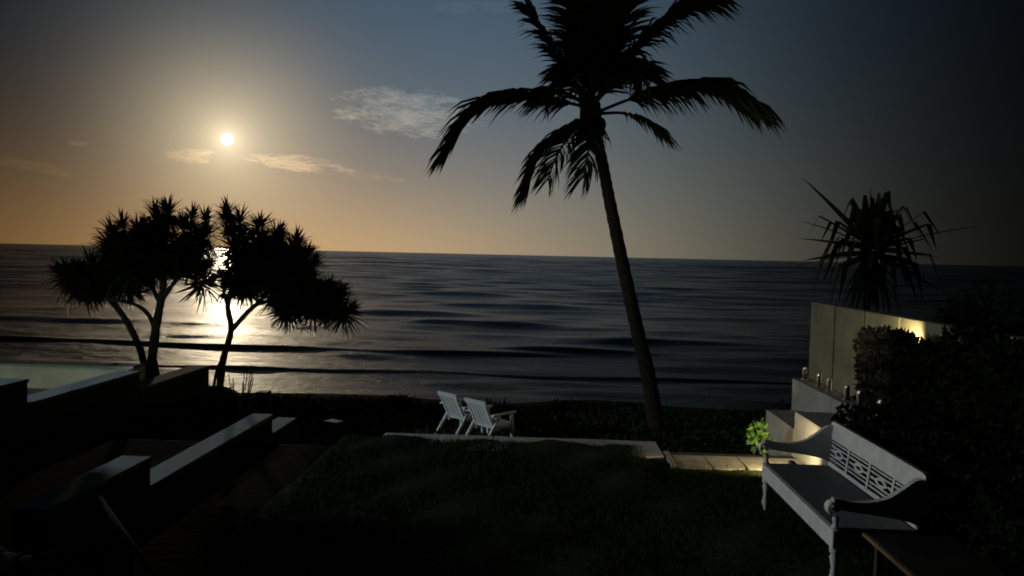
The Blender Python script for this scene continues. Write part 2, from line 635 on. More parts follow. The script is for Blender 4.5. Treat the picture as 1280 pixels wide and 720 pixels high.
NB = 52000
bx = rng.uniform(-2.25, 2.8, NB)
by = 4.0 + (8.47 - 4.0) * rng.random(NB) ** 0.8
ok = by < turf_edge(bx) - 0.005
bx, by = bx[ok], by[ok]
n = len(bx)
ang = rng.uniform(0, 6.283, n)
hh = rng.uniform(0.025, 0.06, n)
wd = rng.uniform(0.003, 0.006, n)
lean = rng.uniform(0.0, 0.035, n)
la = rng.uniform(0, 6.283, n)
z0 = 0.035 - 0.05 * sst(1.0, 1.25, bx) * sst(6.6, 7.7, by)
a = np.stack([bx - np.cos(ang) * wd, by - np.sin(ang) * wd, z0], 1)
b = np.stack([bx + np.cos(ang) * wd, by + np.sin(ang) * wd, z0], 1)
c = np.stack([bx + np.cos(la) * lean, by + np.sin(la) * lean, z0 + hh], 1)
vs = np.stack([a, b, c], 1).reshape(-1, 3)
me = bpy.data.meshes.new('grass')
me.from_pydata(vs.tolist(), [], np.arange(3 * n).reshape(-1, 3).tolist())
o = link('grass', me, M['grass'])
tag(o, 'short grass blades covering the lawn', 'grass', kind='stuff')

root = empty('garden_kerb', (0, 8.4, 0))
tag(root, 'pale stone kerb along the seaward edge of the lawn', 'kerb')
ke = [-1.86, -1.2, -0.55, 0.1, 0.75, 1.36]
for i in range(5):
    box('kerb_stone', (ke[i] + 0.002, ke[i + 1] - 0.002, -0.33, 0.32, -0.06, 0.035 + 0.002 * (i % 2)), M['kerb'], root, 0.008)
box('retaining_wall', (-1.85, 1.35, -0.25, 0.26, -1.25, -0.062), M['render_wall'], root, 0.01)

root = empty('stone_paving', (1.46, 7.72, 0))
tag(root, 'strip of lit stone pavers between the kerb and the concrete steps', 'paving')
for i in range(4):
    box('paver', (i * 0.36 + 0.004, i * 0.36 + 0.352, 0.0, 0.52, -0.05, 0.012 + 0.003 * ((i * 7) % 3)), M['paver'], root, 0.006)
box('edge_strip', (-0.075, -0.015, 0.02, 0.6, -0.05, 0.03), M['concrete'], root, 0.006)
box('paving_riser', (-0.02, 1.43, -0.04, -0.003, -0.06, 0.004), M['dark_wood'], root, 0.004)
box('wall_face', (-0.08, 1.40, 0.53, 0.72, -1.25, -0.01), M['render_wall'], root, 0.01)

# ------------------------------------------------------------------ stepped walls


def stepped_wall(name, x, wdt, secs, label, base):
    r = empty(name, (x, 0, 0))
    tag(r, label, 'wall')
    for (y0, y1, top) in secs:
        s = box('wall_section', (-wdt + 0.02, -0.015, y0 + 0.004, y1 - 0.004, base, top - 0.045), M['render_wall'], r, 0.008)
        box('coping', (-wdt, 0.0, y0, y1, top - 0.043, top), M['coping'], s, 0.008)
    return r


stepped_wall('stepped_wall', -3.40, 0.27, [(4.9, 6.28, 0.36), (6.28, 9.20, 0.105), (9.20, 10.1, -0.14)],
             'low stepped garden wall with pale coping beside the lawn', -1.3)
stepped_wall('stepped_wall', -6.00, 0.34, [(5.0, 8.35, 0.62), (8.35, 10.75, 0.335), (10.75, 13.05, 0.075)],
             'stepped wall with pale coping beside the pool and the pandanus trunks', -1.3)

# swimming pool, its water level with the wall beside it
root = empty('swimming_pool', (0, 0, 0))
tag(root, 'pale green swimming pool behind the stepped wall', 'pool')
box('pool_floor', (-11.0, -6.36, 6.0, 11.2, -0.55, -0.45), M['pool_tile'], root, 0)
box('pool_coping', (-11.0, -6.36, 11.2, 11.5, -0.55, 0.33), M['coping'], root, 0.01)
box('pool_coping', (-11.0, -6.36, 5.7, 6.0, -0.55, 0.33), M['coping'], root, 0.01)
box('pool_coping', (-11.3, -11.0, 5.7, 11.5, -0.55, 0.33), M['coping'], root, 0.01)
box('pool_side', (-10.99, -6.37, 11.185, 11.197, -0.44, 0.325), M['pool_tile'], root, 0)
box('pool_side', (-6.36, -6.345, 6.0, 11.5, -0.55, 0.30), M['pool_tile'], root, 0)
mesh('water', [(-11, 6, 0.28), (-6.36, 6, 0.28), (-6.36, 11.2, 0.28), (-11, 11.2, 0.28)], [(0, 1, 2, 3)], M['pool_water'], root)

pl = lathe('pool_light', [(0.09, 0.0), (0.09, 0.012), (0.07, 0.02), (0.0, 0.021)], M['steel'], root, 18, (-8.2, 6.0, -0.1), (R(-90), 0, 0))
l = bpy.data.lights.new('pool_light_glow', 'SPOT')
l.energy = 900
l.color = (0.92, 1.0, 0.88)
l.spot_size = R(160)
l.shadow_soft_size = 0.08
lo = bpy.data.objects.new('pool_light_glow', l)
COL.objects.link(lo)
lo.parent = root
lo.location = (-8.2, 6.05, -0.1)
lo.rotation_euler = (R(90), 0, 0)

# square post at the head of the beach
root = empty('square_post', (-5.38, 14.0, 0))
tag(root, 'dark square post with a flat cap beside the spiky shrub', 'post')
zb = gz(-5.38, 14.0)
box('shaft', (-0.09, 0.09, -0.09, 0.09, zb - 0.1, -0.60), M['dark_wood'], root, 0.008)
box('cap', (-0.115, 0.115, -0.115, 0.115, -0.60, -0.55), M['dark_wood'], root, 0.008)

root = empty('storage_box', (-3.85, 13.5, gz(-3.85, 13.5)), -0.5)
tag(root, 'small pale blue box with a lid on the dark ground', 'box')
box('tub', (-0.15, 0.15, -0.10, 0.10, 0, 0.20), M['box_blue'], root, 0.012)
box('lid', (-0.16, 0.16, -0.11, 0.11, 0.202, 0.235), M['box_blue'], root, 0.01)

# handrail on the left, its bar catching a little light
root = empty('handrail', (-3.05, 4.95, 0))
tag(root, 'thin dark handrail slanting across the ground near the stepped wall', 'handrail')
p0, p1 = Vector((-0.03, 0.04, 0.43)), Vector((1.25, -1.55, 0.57))
v, f = tube_data([p0, p1], 0.017, 10)
mesh('rail', v, f, M['dark_wood'], root, True)
for t in (0.12, 0.62):
    q = p0.lerp(p1, t)
    v, f = tube_data([(q.x, q.y, -0.06), (q.x, q.y, q.z)], 0.012, 8)
    mesh('post', v, f, M['dark_metal'], root, True)

# ------------------------------------------------------------------ right side: steps, glass fence, boundary wall
root = empty('concrete_steps', (2.87, 0, 0))
tag(root, 'plain concrete steps beside the lit green plant', 'steps')
box('step', (0.0, 0.46, 8.45, 9.5, -1.25, 0.30), M['concrete'], root, 0.012)
box('step', (0.002, 0.46, 7.2, 8.446, -1.25, 0.50), M['concrete'], root, 0.012)

root = empty('fence_wall', (3.335, 0, 0))
tag(root, 'low concrete wall carrying the glass fence posts behind the bench', 'wall')
for (a0, a1) in ((7.02, 8.6), (8.6, 9.95)):
    box('wall_section', (0.0, 0.26, a0 + 0.002, a1 - 0.002, -1.25, 0.64), M['concrete'], root, 0.012)

spy = [9.86, 9.35, 9.02, 8.50, 8.16, 7.66]
for k in range(3):
    r = empty('glass_fence_panel', (3.47, 0, 0.64))
    tag(r, ('clear glass fence panel at the seaward end of the low wall', 'clear glass fence panel standing midway along the low wall',
            'clear glass fence panel half hidden by the dark hedge')[k], 'fence panel', 'glass fence panels on the low wall')
    ya, yb = spy[2 * k], spy[2 * k + 1]
    gap = (spy[2 * k + 1] - (spy[2 * k + 2] if k < 2 else 7.3)) / 2
    box('glass', (-0.006, 0.006, yb - gap + 0.01, ya + 0.16, 0.05, 1.02), M['glass'], r, 0)
    for yy in (ya, yb):
        s = lathe('spigot', [(0.045, 0.0), (0.045, 0.008), (0.026, 0.012), (0.026, 0.15), (0.022, 0.162), (0.0, 0.165)], M['steel'], r, 16, (0, yy, 0))
        box('clamp', (-0.03, -0.018, -0.02, 0.02, 0.07, 0.14), M['steel'], s, 0.003)

root = empty('boundary_wall', (4.30, 0, 0))
tag(root, 'tall panelled concrete boundary wall lit behind the hedge', 'wall')
for i in range(9):
    y1 = 12.1 - i
    box('panel', (0.0, 0.14, y1 - 0.97, y1 - 0.03, -1.3, 1.55), M['panel'], root, 0.01)
box('backing', (0.09, 0.12, 3.1, 12.07, -1.3, 1.52), M['dark_metal'], root, 0.0)

# small lamp fixed to the wall behind the hedge, shining along the panels
root = empty('wall_lamp', (4.08, 8.55, 1.22))
tag(root, 'small lamp on the boundary wall hidden behind the hedge', 'lamp')
lathe('housing', [(0.03, -0.09), (0.04, -0.08), (0.045, 0.0), (0.045, 0.02), (0.0, 0.021)], M['dark_metal'], root, 14, rot=(R(-90), 0, 0))
box('bracket', (0.0, 0.248, -0.06, -0.03, -0.015, 0.015), M['dark_metal'], root, 0.003)
l = bpy.data.lights.new('wall_lamp_light', 'SPOT')
l.energy = 58.0
l.color = (1.0, 0.78, 0.42)
l.spot_size = R(150)
l.spot_blend = 0.6
l.shadow_soft_size = 0.03
lo = bpy.data.objects.new('wall_lamp_light', l)
COL.objects.link(lo)
lo.parent = root
lo.location = (0, 0.05, 0)
lo.rotation_euler = Vector((0.70, 0.70, 0.1)).to_track_quat('-Z', 'Y').to_euler()

# low garden lamp behind the far end of the bench
root = empty('garden_lamp', (2.52, 7.42, 0.0))
tag(root, 'low garden lamp behind the far arm of the bench', 'lamp')
lathe('stem', [(0.03, 0.0), (0.03, 0.02), (0.012, 0.03), (0.012, 0.14), (0.0, 0.141)], M['dark_metal'], root, 12)
lathe('housing', [(0.03, -0.07), (0.036, -0.06), (0.04, 0.0), (0.04, 0.02), (0.0, 0.021)], M['dark_metal'], root, 14, (0, 0, 0.17), (R(-90), 0, 0))
l = bpy.data.lights.new('garden_lamp_light', 'SPOT')
l.energy = 52.0
l.color = (1.0, 0.76, 0.40)
l.spot_size = R(165)
l.spot_blend = 0.5
l.shadow_soft_size = 0.03
lo = bpy.data.objects.new('garden_lamp_light', l)
COL.objects.link(lo)
lo.parent = root
lo.location = (0, 0.05, 0.17)
lo.rotation_euler = Vector((-0.15, 1.0, 0.0)).to_track_quat('-Z', 'Y').to_euler()

# floodlight on a mast in the next garden, to the left and out of the picture
FL = Vector((-14.0, 6.05, 3.3))
AIM = Vector((0.6, 9.55, 0.05))
root = empty('floodlight_mast', (FL.x - 0.25, FL.y - 0.07, -0.06))
tag(root, 'floodlight on a tall mast in the garden beyond the pool', 'floodlight')
lathe('mast', [(0.09, 0), (0.09, 0.03), (0.05, 0.05), (0.035, 3.2), (0.0, 3.21)], M['dark_metal'], root, 14)
dq = (AIM - FL).normalized().to_track_quat('-Z', 'Y').to_euler()
h = box('lamp_head', (-0.2, 0.2, -0.14, 0.14, 0.02, 0.14), M['dark_metal'], root, 0.01, loc=(0.25, 0.07, 3.36), rot=dq)
box('lens', (-0.18, 0.18, -0.12, 0.12, 0.012, 0.02), emission('flood_lens', (0.86, 0.95, 1.0), 30), h, 0)
l = bpy.data.lights.new('floodlight_light', 'SPOT')
l.energy = 2500
l.color = (0.84, 0.95, 1.0)
l.spot_size = R(44)
l.spot_blend = 0.28
l.shadow_soft_size = 0.12
lo = bpy.data.objects.new('floodlight_light', l)
COL.objects.link(lo)
lo.parent = root
lo.location = (0.29, 0.085, 3.35)
lo.rotation_euler = dq

# ------------------------------------------------------------------ bench
B = empty('garden_bench', (1.93, 4.86, 0.0))
tag(B, 'long white painted garden bench with fretwork back and scrolled arms', 'bench')
BL = 1.58     # along Y
SD = 0.56     # seat depth along X
box('seat', (0.02, SD - 0.01, 0.03, BL - 0.03, 0.415, 0.452), M['seat'], B, 0.006)
box('front_rail', (0.0, 0.045, 0.0, BL, 0.315, 0.44), M['paint'], B, 0.008)
box('rear_rail', (SD - 0.03, SD + 0.012, 0.0, BL, 0.32, 0.43), M['paint'], B, 0.006)
for yy in (0.002, BL - 0.042):
    box('side_rail', (0.047, SD - 0.032, yy, yy + 0.04, 0.325, 0.412), M['paint'], B, 0.006)
leg_prof = [(0.018, 0.0), (0.024, 0.012), (0.018, 0.035), (0.014, 0.05), (0.024, 0.085), (0.030, 0.115), (0.020, 0.15), (0.026, 0.158), (0.018, 0.172),
            (0.024, 0.21), (0.032, 0.25), (0.022, 0.275), (0.034, 0.285), (0.034, 0.325), (0.0, 0.326)]
for (xx, yy) in ((0.03, 0.035), (0.03, BL - 0.035), (SD - 0.01, 0.035), (SD - 0.01, BL - 0.035)):
    lathe('leg', leg_prof, M['paint'], B, 14, (xx, yy, 0.0))
# back, leaning a little: built upright in its own frame and turned about the rear edge of the seat
LEAN = R(7)
bk = (SD - 0.02, 0.0, 0.455)
rot = (0, LEAN, 0)


def back_piece(name, y0, y1, z0, z1, x0=0.0, x1=0.028, bev=0.004):
    return box(name, (x0, x1, y0, y1, z0, z1), M['paint'], B, bev, loc=bk, rot=rot)


# shaped top rail
prof = []
for i in range(33):
    t = i / 32
    y = 0.0 + t * BL
    top = 0.378 + 0.004 * math.sin(math.pi * t)
    e = min(t, 1 - t) * BL
    if e < 0.02:
        top -= 0.012 * (1 - e / 0.02) ** 2
    prof.append((y, top))
vs, fs = [], []
for y, top in prof:
    vs += [(-0.006, y, 0.232), (0.036, y, 0.232), (0.036, y, top), (-0.006, y, top)]
for i in range(32):
    o_ = i * 4
    for k in range(4):
        fs.append((o_ + k, o_ + (k + 1) % 4, o_ + 4 + (k + 1) % 4, o_ + 4 + k))
fs += [(0, 1, 2, 3)[::-1], tuple(32 * 4 + k for k in range(4))]
mesh('top_rail', vs, fs, M['paint'], B, loc=bk, rot=rot)
back_piece('bottom_rail', 0.0, BL, 0.006, 0.040)
sy = [0.0, 0.385, 0.77, 1.155, BL - 0.032]
for i, y in enumerate(sy):
    back_piece('stile', y, y + 0.032, 0.0405, 0.2315, -0.003, 0.032)
for i in range(4):
    y0, y1 = sy[i] + 0.0325, sy[i + 1] - 0.0005
    for z in (0.062, 0.092, 0.172, 0.203):
        back_piece('slat', y0, y1, z, z + 0.013, 0.004, 0.022, 0.003)
    ym = (y0 + y1) / 2
    hl = (y1 - y0) / 2
    # pierced lozenge between the middle slats
    bm = bmesh.new()
    ring = []
    for (s_, hz) in ((1.0, 0.033), (0.52, 0.013)):
        for xx in (0.005, 0.021):
            ring.append([bm.verts.new((xx, ym + hl * 0.62 * s_ * cy, 0.1385 + hz * cz)) for cy, cz in ((-1, 0), (-0.35, 1), (0.35, 1), (1, 0), (0.35, -1), (-0.35, -1))])
    n6 = 6
    for k in range(n6):
        q = (k + 1) % n6
        bm.faces.new((ring[0][k], ring[0][q], ring[2][q], ring[2][k]))
        bm.faces.new((ring[1][q], ring[1][k], ring[3][k], ring[3][q]))
        bm.faces.new((ring[0][q], ring[0][k], ring[1][k], ring[1][q]))
        bm.faces.new((ring[2][k], ring[2][q], ring[3][q], ring[3][k]))
    bm_mesh('lozenge', bm, M['paint'], B, loc=bk, rot=rot)
    for sgn in (-1, 1):
        back_piece('lozenge_tie', *(sorted((ym + sgn * hl * 0.60, ym + sgn * (hl - 0.001)))), 0.130, 0.147, 0.006, 0.020, 0.002)


def arm(y0, th):
    """swept arm: high against the back, dipping, ending in a rolled scroll over the front leg"""
    top = catmull([(SD + 0.025, 0.80), (SD - 0.03, 0.795), (SD - 0.11, 0.735), (SD - 0.20, 0.665), (0.24, 0.632), (0.12, 0.632), (0.04, 0.648), (-0.005, 0.640)], 40) if False else None
    tp = catmull([Vector((a_, 0, b_)) for a_, b_ in ((SD + 0.025, 0.80), (SD - 0.04, 0.785), (SD - 0.12, 0.725), (SD - 0.21, 0.665), (0.24, 0.635), (0.12, 0.632), (0.04, 0.648), (0.0, 0.650))], 36)
    lw = catmull([Vector((a_, 0, b_)) for a_, b_ in ((SD - 0.005, 0.48), (SD - 0.05, 0.505), (SD - 0.13, 0.525), (SD - 0.22, 0.540), (0.24, 0.552), (0.12, 0.566), (0.05, 0.575), (0.01, 0.575))], 36)
    vs, fs = [], []
    for a_, b_ in zip(tp, lw):
        for p in (a_, b_):
            vs.append((p.x, y0, p.z))
            vs.append((p.x, y0 + th, p.z))
    for i in range(len(tp) - 1):
        o_ = i * 4
        for q in ((0, 1, 5, 4), (3, 2, 6, 7), (2, 0, 4, 6), (1, 3, 7, 5)):
            fs.append(tuple(o_ + k for k in q))
    fs += [(0, 2, 3, 1), tuple(len(vs) - 4 + k for k in (0, 1, 3, 2))]
    a = mesh('arm', vs, fs, M['paint'], B)
    # scroll: a spiral band
    band = []
    for i in range(40):
        t = i / 39
        r = 0.06040 * t
        an = math.pi / 2 + t * 2 * math.pi * 1.45
        band.append((0.012 + r * math.cos(an), 0.590 + r * math.sin(an), 0.013 * (1 - 0.4 * t)))
    vs, fs = [], []
    yo = 0.012
    for i, (px, pz, wd_) in enumerate(band):
        t = i / 39
        an = math.pi / 2 + t * 2 * math.pi * 1.45
        nx_, nz_ = math.cos(an), math.sin(an)
        for s_ in (0, 1):
            for yy in (y0 - yo, y0 + th + yo):
                vs.append((px - nx_ * wd_ * s_, yy, pz - nz_ * wd_ * s_))
    for i in range(39):
        o_ = i * 4
        for q in ((0, 4, 5, 1), (2, 3, 7, 6), (0, 2, 6, 4), (1, 5, 7, 3)):
            fs.append(tuple(o_ + k for k in q))
    fs += [(0, 1, 3, 2), tuple(39 * 4 + k for k in (0, 2, 3, 1))]
    mesh('scroll', vs, fs, M['paint'], a, True)
    lathe('arm_post', [(0.026, 0.0), (0.026, 0.015), (0.018, 0.022), (0.016, 0.04), (0.024, 0.06), (0.018, 0.075), (0.022, 0.085), (0.0, 0.086)],
          M['paint'], a, 14, (0.025, y0 + th / 2, 0.448))
    return a


arm(0.005, 0.045)
arm(BL - 0.05, 0.045)

# small wooden side table next to the near end of the bench
root = empty('side_table', (2.02, 3.62, 0.0))
tag(root, 'dark wooden side table beside the white bench, its edge coloured paler as if lit', 'table')
box('table_top', (0.0, 0.52, 0.0, 0.98, 0.505, 0.535), M['dark_wood'], root, 0.008)
box('edge_strip', (-0.014, -0.001, 0.0, 0.98, 0.508, 0.532), M['wood'], root, 0.004)  # paler brown strip stands in for light caught along the edge
for (xx, yy) in ((0.04, 0.05), (0.44, 0.05), (0.04, 0.89), (0.44, 0.89)):
    box('leg', (xx, xx + 0.04, yy, yy + 0.04, 0.0, 0.504), M['dark_wood'], root, 0.004)

# ------------------------------------------------------------------ garden chairs


def plank(p, q, wdt, thk, up=(0, 0, 1)):
    """a straight board from p to q"""
    p, q = Vector(p), Vector(q)
    d = (q - p).normalized()
    s = d.cross(Vector(up))
    s = s.normalized() if s.length > 1e-4 else Vector((1, 0, 0))
    n = s.cross(d).normalized()
    vs = [c + s * a * wdt / 2 + n * b * thk / 2 for c in (p, q) for a, b in ((-1, -1), (1, -1), (1, 1), (-1, 1))]
    fs = [(0, 1, 2, 3), (7, 6, 5, 4), (0, 4, 5, 1), (1, 5, 6, 2), (2, 6, 7, 3), (3, 7, 4, 0)]
    return vs, fs


def make_chair(loc, rz, label):
    # the chair faces +Y in its own frame; x across
    r = empty('garden_chair', loc, rz)
    tag(r, label, 'chair', 'white garden chairs facing the sea')
    W = 0.31
    cp = M['chair_paint']
    for s in (-1, 1):
        mesh('front_leg', *plank((s * W, 0.30, 0), (s * W, 0.27, 0.585), 0.045, 0.055, (0, 1, 0)), cp, r)
        mesh('rear_leg', *plank((s * (W - 0.046), -0.40, 0), (s * (W - 0.046), 0.02, 0.575), 0.04, 0.05, (0, 1, 0)), cp, r)
        mesh('arm', *plank((s * W, -0.22, 0.60), (s * W, 0.36, 0.602), 0.075, 0.028), cp, r)
        mesh('seat_rail', *plank((s * (W - 0.09), -0.12, 0.30), (s * (W - 0.09), 0.30, 0.37), 0.035, 0.055), cp, r)
        mesh('back_stile', *plank((s * (W - 0.09), -0.06, 0.29), (s * (W - 0.09), -0.33, 0.80), 0.045, 0.035, (0, -0.9, -0.42)), cp, r)
    mesh('top_rail', *plank((-W + 0.045, -0.338, 0.815), (W - 0.045, -0.338, 0.815), 0.035, 0.075, (0, -0.42, 0.9)), cp, r)
    mesh('lower_rail', *plank((-W + 0.115, -0.09, 0.36), (W - 0.115, -0.09, 0.36), 0.03, 0.05, (0, -0.42, 0.9)), cp, r)
    for k in range(5):
        x = -0.155 + k * 0.0775
        mesh('back_slat', *plank((x, -0.098, 0.385), (x, -0.325, 0.782), 0.058, 0.014, (0, -0.9, -0.42)), cp, r)
    for k in range(6):
        t = k / 5
        y, z = -0.06 + 0.36 * t, 0.345 + 0.06 * t
        mesh('seat_slat', *plank((-W + 0.02, y, z), (W - 0.02, y, z), 0.055, 0.018, (0, 0, 1)), cp, r)
    mesh('stretcher', *plank((-W + 0.03, 0.285, 0.30), (W - 0.03, 0.285, 0.30), 0.022, 0.05, (0, 0, 1)), cp, r)
    return r


make_chair((-0.93, 13.10, gz(-0.93, 13.1)), R(-42), 'white wooden garden chair with both front arms clear of its neighbour')
make_chair((-1.52, 13.85, gz(-1.52, 13.85)), R(-42), 'white wooden garden chair half hidden behind the other chair')

# ------------------------------------------------------------------ palm
PB = Vector((2.28, 14.5, gz(2.28, 14.5) - 0.05))
P = empty('coconut_palm', PB)
tag(P, 'tall leaning coconut palm with windblown fronds rising beyond the lawn', 'palm tree')
tr = catmull([(2.30, 14.5, -1.3), (2.25, 14.5, -1.0), (2.08, 14.5, -0.11), (1.87, 14.5, 0.67), (1.52, 14.5, 2.07), (1.23, 14.5, 3.30), (1.06, 14.5, 4.07), (0.83, 14.5, 4.95)], 90)
rad = []
for i in range(91):
    t = i / 90
    r_ = 0.165 - 0.055 * min(1, t * 1.25) + 0.05 * math.exp(-t * 22)
    r_ += 0.006 * (1 if i % 3 == 0 else -0.4)
    rad.append(r_)
v, f = tube_data([p - PB for p in tr], rad, 14)
mesh('trunk', v, f, M['bark'], P, True)
CROWN = Vector((0.81, 14.5, 5.04)) - PB
# fibrous heart of the crown and a few hanging nuts
v, f = tube_data([CROWN + Vector(p) for p in ((0.10, 0, -0.75), (0.05, 0, -0.45), (0.01, 0, -0.15), (0, 0, 0.1), (-0.02, 0, 0.35))], [0.12, 0.17, 0.22, 0.20, 0.06], 12)
mesh('crownshaft', v, f, M['bark'], P, True)
for k in range(7):
    a = k * 0.9 + 0.3
    bm = bmesh.new()
    bmesh.ops.create_icosphere(bm, subdivisions=2, radius=0.095)
    bmesh.ops.scale(bm, vec=(1, 1, 1.2), verts=bm.verts)
    bm_mesh('coconut', bm, M['bark'], P, True, loc=tuple(CROWN + Vector((0.24 * math.cos(a), 0.24 * math.sin(a), -0.28 - 0.06 * (k % 3)))))


def frond(pts, n=64, ll=0.62, wdt=0.042, hang=0.6, width0=0.26, wind=(-0.12, 0, 0), skip=0.12, ragged=0.0):
    path = catmull(pts, 40)
    parts = []
    rr = [0.032 * (1 - 0.82 * i / 40) + 0.004 for i in range(41)]
    parts.append(tube_data(path, rr, 5))
    vs, fs = [], []
    L = len(path) - 1
    n = int(n * 1.3)
    wdt = wdt * 1.2
    for i in range(n):
        t = skip + (1 - skip) * (i + random.random() * 0.6) / n
        k = min(int(t * L), L - 1)
        p = path[k].lerp(path[k + 1], t * L - k)
        d = (path[k + 1] - path[k]).normalized()
        side = d.cross(Vector((0, 0, 1)))
        side = side.normalized() if side.length > 0.15 else Vector((0, 1, 0))
        up = side.cross(d).normalized()
        ln = 1.8 * ll * (0.35 + 0.65 * math.sin(math.pi * min(1, 0.16 + t * 0.58)) ** 0.7) * random.uniform(0.8, 1.12)
        for s in (-1, 1):
            if random.random() < ragged:
                continue
            dv = (side * s * random.uniform(0.75, 1.0) + d * (0.35 + 0.75 * t) + up * random.uniform(0.0, 0.28)).normalized()
            q = [p]
            cur = p.copy()
            for j in range(3):
                dv = (dv + Vector((0, 0, -hang * (0.30 + 0.45 * j))) * 0.5 + Vector(wind) * (j + 1) * 0.6 + rand_unit() * 0.11).normalized()
                cur = cur + dv * ln / 3
                q.append(cur.copy())
            ax = (q[1] - q[0]).cross(rand_unit() * 0.6 + d).normalized()
            o_ = len(vs)
            ws = (0.6, 1.0, 0.75)
            for j in range(3):
                vs += [q[j] - ax * wdt * ws[j] / 2, q[j] + ax * wdt * ws[j] / 2]
            vs.append(q[3])
            fs += [(o_, o_ + 1, o_ + 3, o_ + 2), (o_ + 2, o_ + 3, o_ + 5, o_ + 4), (o_ + 4, o_ + 5, o_ + 6)]
    parts.append((vs, fs))
    v, f = merge(parts)
    return mesh('frond', [CROWN + Vector(q) for q in v], f, M['frond'], P)


frond([(0, 0, 0.03), (-0.75, -0.1, 0.16), (-1.60, -0.25, 0.20), (-2.20, -0.35, -0.10), (-2.58, -0.4, -0.66)], 100, 0.62, 0.048, 1.0, ragged=0.10)
frond([(0, 0, -0.10), (-0.52, -0.15, -0.42), (-0.95, -0.25, -0.88), (-1.16, -0.3, -1.50)], 60, 0.46, 0.040, 0.9, ragged=0.14)
frond([(0, 0, -0.12), (-0.34, 0.5, -0.40), (-0.62, 0.9, -0.80), (-0.78, 1.1, -1.25)], 44, 0.40, 0.04, 0.9, ragged=0.2)
frond([(0, -0.1, -0.15), (0.0, -0.5, -0.5), (-0.06, -0.75, -0.95), (-0.14, -0.85, -1.40)], 50, 0.36, 0.04, 0.9, ragged=0.1)
frond([(0.06, 0, -0.08), (0.95, -0.15, 0.24), (2.10, -0.35, 0.42), (2.85, -0.5, 0.10)], 110, 0.64, 0.056, 1.0, skip=0.24, wind=(0.08, 0, 0))
frond([(0.11, 0, -0.08), (0.60, -0.3, -0.12), (0.98, -0.5, -0.28), (1.24, -0.65, -0.50)], 36, 0.36, 0.034, 0.9, skip=0.28, wind=(0.05, 0, 0), ragged=0.15)
frond([(0.10, 0, 0.19), (0.77, -0.1, 1.03), (1.48, -0.2, 1.75), (2.10, -0.3, 2.02)], 84, 0.62, 0.055, 0.8, wind=(0.06, 0, 0))
frond([(0.10, 0.1, 0.15), (0.55, 0.5, 0.70), (0.90, 0.9, 1.00), (1.2, 1.3, 0.90)], 60, 0.50, 0.046, 0.8, wind=(0.06, 0, 0), ragged=0.1)
frond([(-0.1, 0, 0.18), (-0.55, -0.1, 0.79), (-0.98, -0.2, 1.39), (-1.26, -0.3, 1.86)], 64, 0.36, 0.046, 0.6, ragged=0.08)
frond([(-0.1, 0.1, 0.10), (-0.45, 0.5, 0.42), (-0.75, 0.9, 0.55), (-0.95, 1.3, 0.35)], 44, 0.36, 0.04, 0.8, ragged=0.3)
for (tx, ty, tz, bend) in ((-0.12, -0.4, 3.3, 0.05), (-0.42, -0.2, 2.9, -0.05), (0.38, 0.2, 3.2, 0.12), (0.62, -0.5, 2.8, 0.12), (-0.30, 0.7, 2.7, 0.0), (0.2, -1.3, 2.4, 0.0),
                           (0.3, 1.4, 2.2, 0.0), (-0.35, -1.5, 1.7, -0.1), (0.45, -1.6, 1.7, 0.1), (-0.1, 0.5, 3.1, 0.0), (0.15, -0.9, 2.9, 0.0)):
    frond([(0, 0, 0.15), (tx * 0.3 + bend * 0.3, ty * 0.3, tz * 0.38), (tx * 0.7 + bend * 0.2, ty * 0.65, tz * 0.75), (tx * 1.1, ty * 1.1, tz)], 74, 0.48, 0.055, 0.5)
frond([(0, -0.1, 0.05), (-0.30, -0.8, 0.42), (-0.40, -1.5, 0.40), (-0.48, -2.1, -0.02)], 54, 0.42, 0.045, 0.8, ragged=0.1)
frond([(0, -0.1, 0.05), (0.36, -0.7, 0.5), (0.50, -1.3, 0.6), (0.60, -1.9, 0.25)], 54, 0.42, 0.045, 0.8, ragged=0.1)

# ------------------------------------------------------------------ pandanus trees


def strap(origin, d, L, wdt, droop, seg=4, kink=None, ax=None, twist=0.1):
    """one strap leaf: a tapering ribbon that bends over"""
    vs, fs = [], []
    p = Vector(origin)
    d = Vector(d).normalized()
    if ax is None:
        ax = d.cross(Vector((0, 0, 1)))
        ax = ax.normalized() if ax.length > 0.1 else rand_unit().cross(d).normalized()
    for i in range(seg + 1):
        t = i / seg
        ww = wdt * (0.55 + 0.45 * min(1, t * 4)) * (1 - t ** 2.2 * 0.96)
        vs += [p - ax * ww / 2, p + ax * ww / 2]
        if kink and abs(t - kink[0]) < 0.5 / seg:
            d = (d + Vector((0, 0, -1)) * kink[1]).normalized()
        else:
            d = (d + Vector((0, 0, -droop / seg)) + rand_unit() * twist / seg).normalized()
        p = p + d * L / seg
    for i in range(seg):
        fs.append((i * 2, i * 2 + 1, i * 2 + 3, i * 2 + 2))
    return vs, fs


def rosette_mesh(n, L, wdt, seed):
    random.seed(seed)
    parts = []
    for i in range(n):
        t = i / n
        th = R(8 + 118 * t ** 0.85 + random.uniform(-10, 10))
        ph = i * 2.39996 + random.uniform(-0.2, 0.2)
        d = Vector((math.sin(th) * math.cos(ph), math.sin(th) * math.sin(ph), math.cos(th)))
        parts.append(strap(Vector((0, 0, -0.10 * t)) + d * 0.02, d, L * random.uniform(0.7, 1.1) * (0.75 + 0.4 * math.sin(math.pi * t)), wdt, random.uniform(0.2, 1.1), 4))
    v, f = merge(parts)
    me = bpy.data.meshes.new('leaf_rosette')
    me.from_pydata([tuple(q) for q in v], [], f)
    me.materials.append(M['leaf'])
    return me


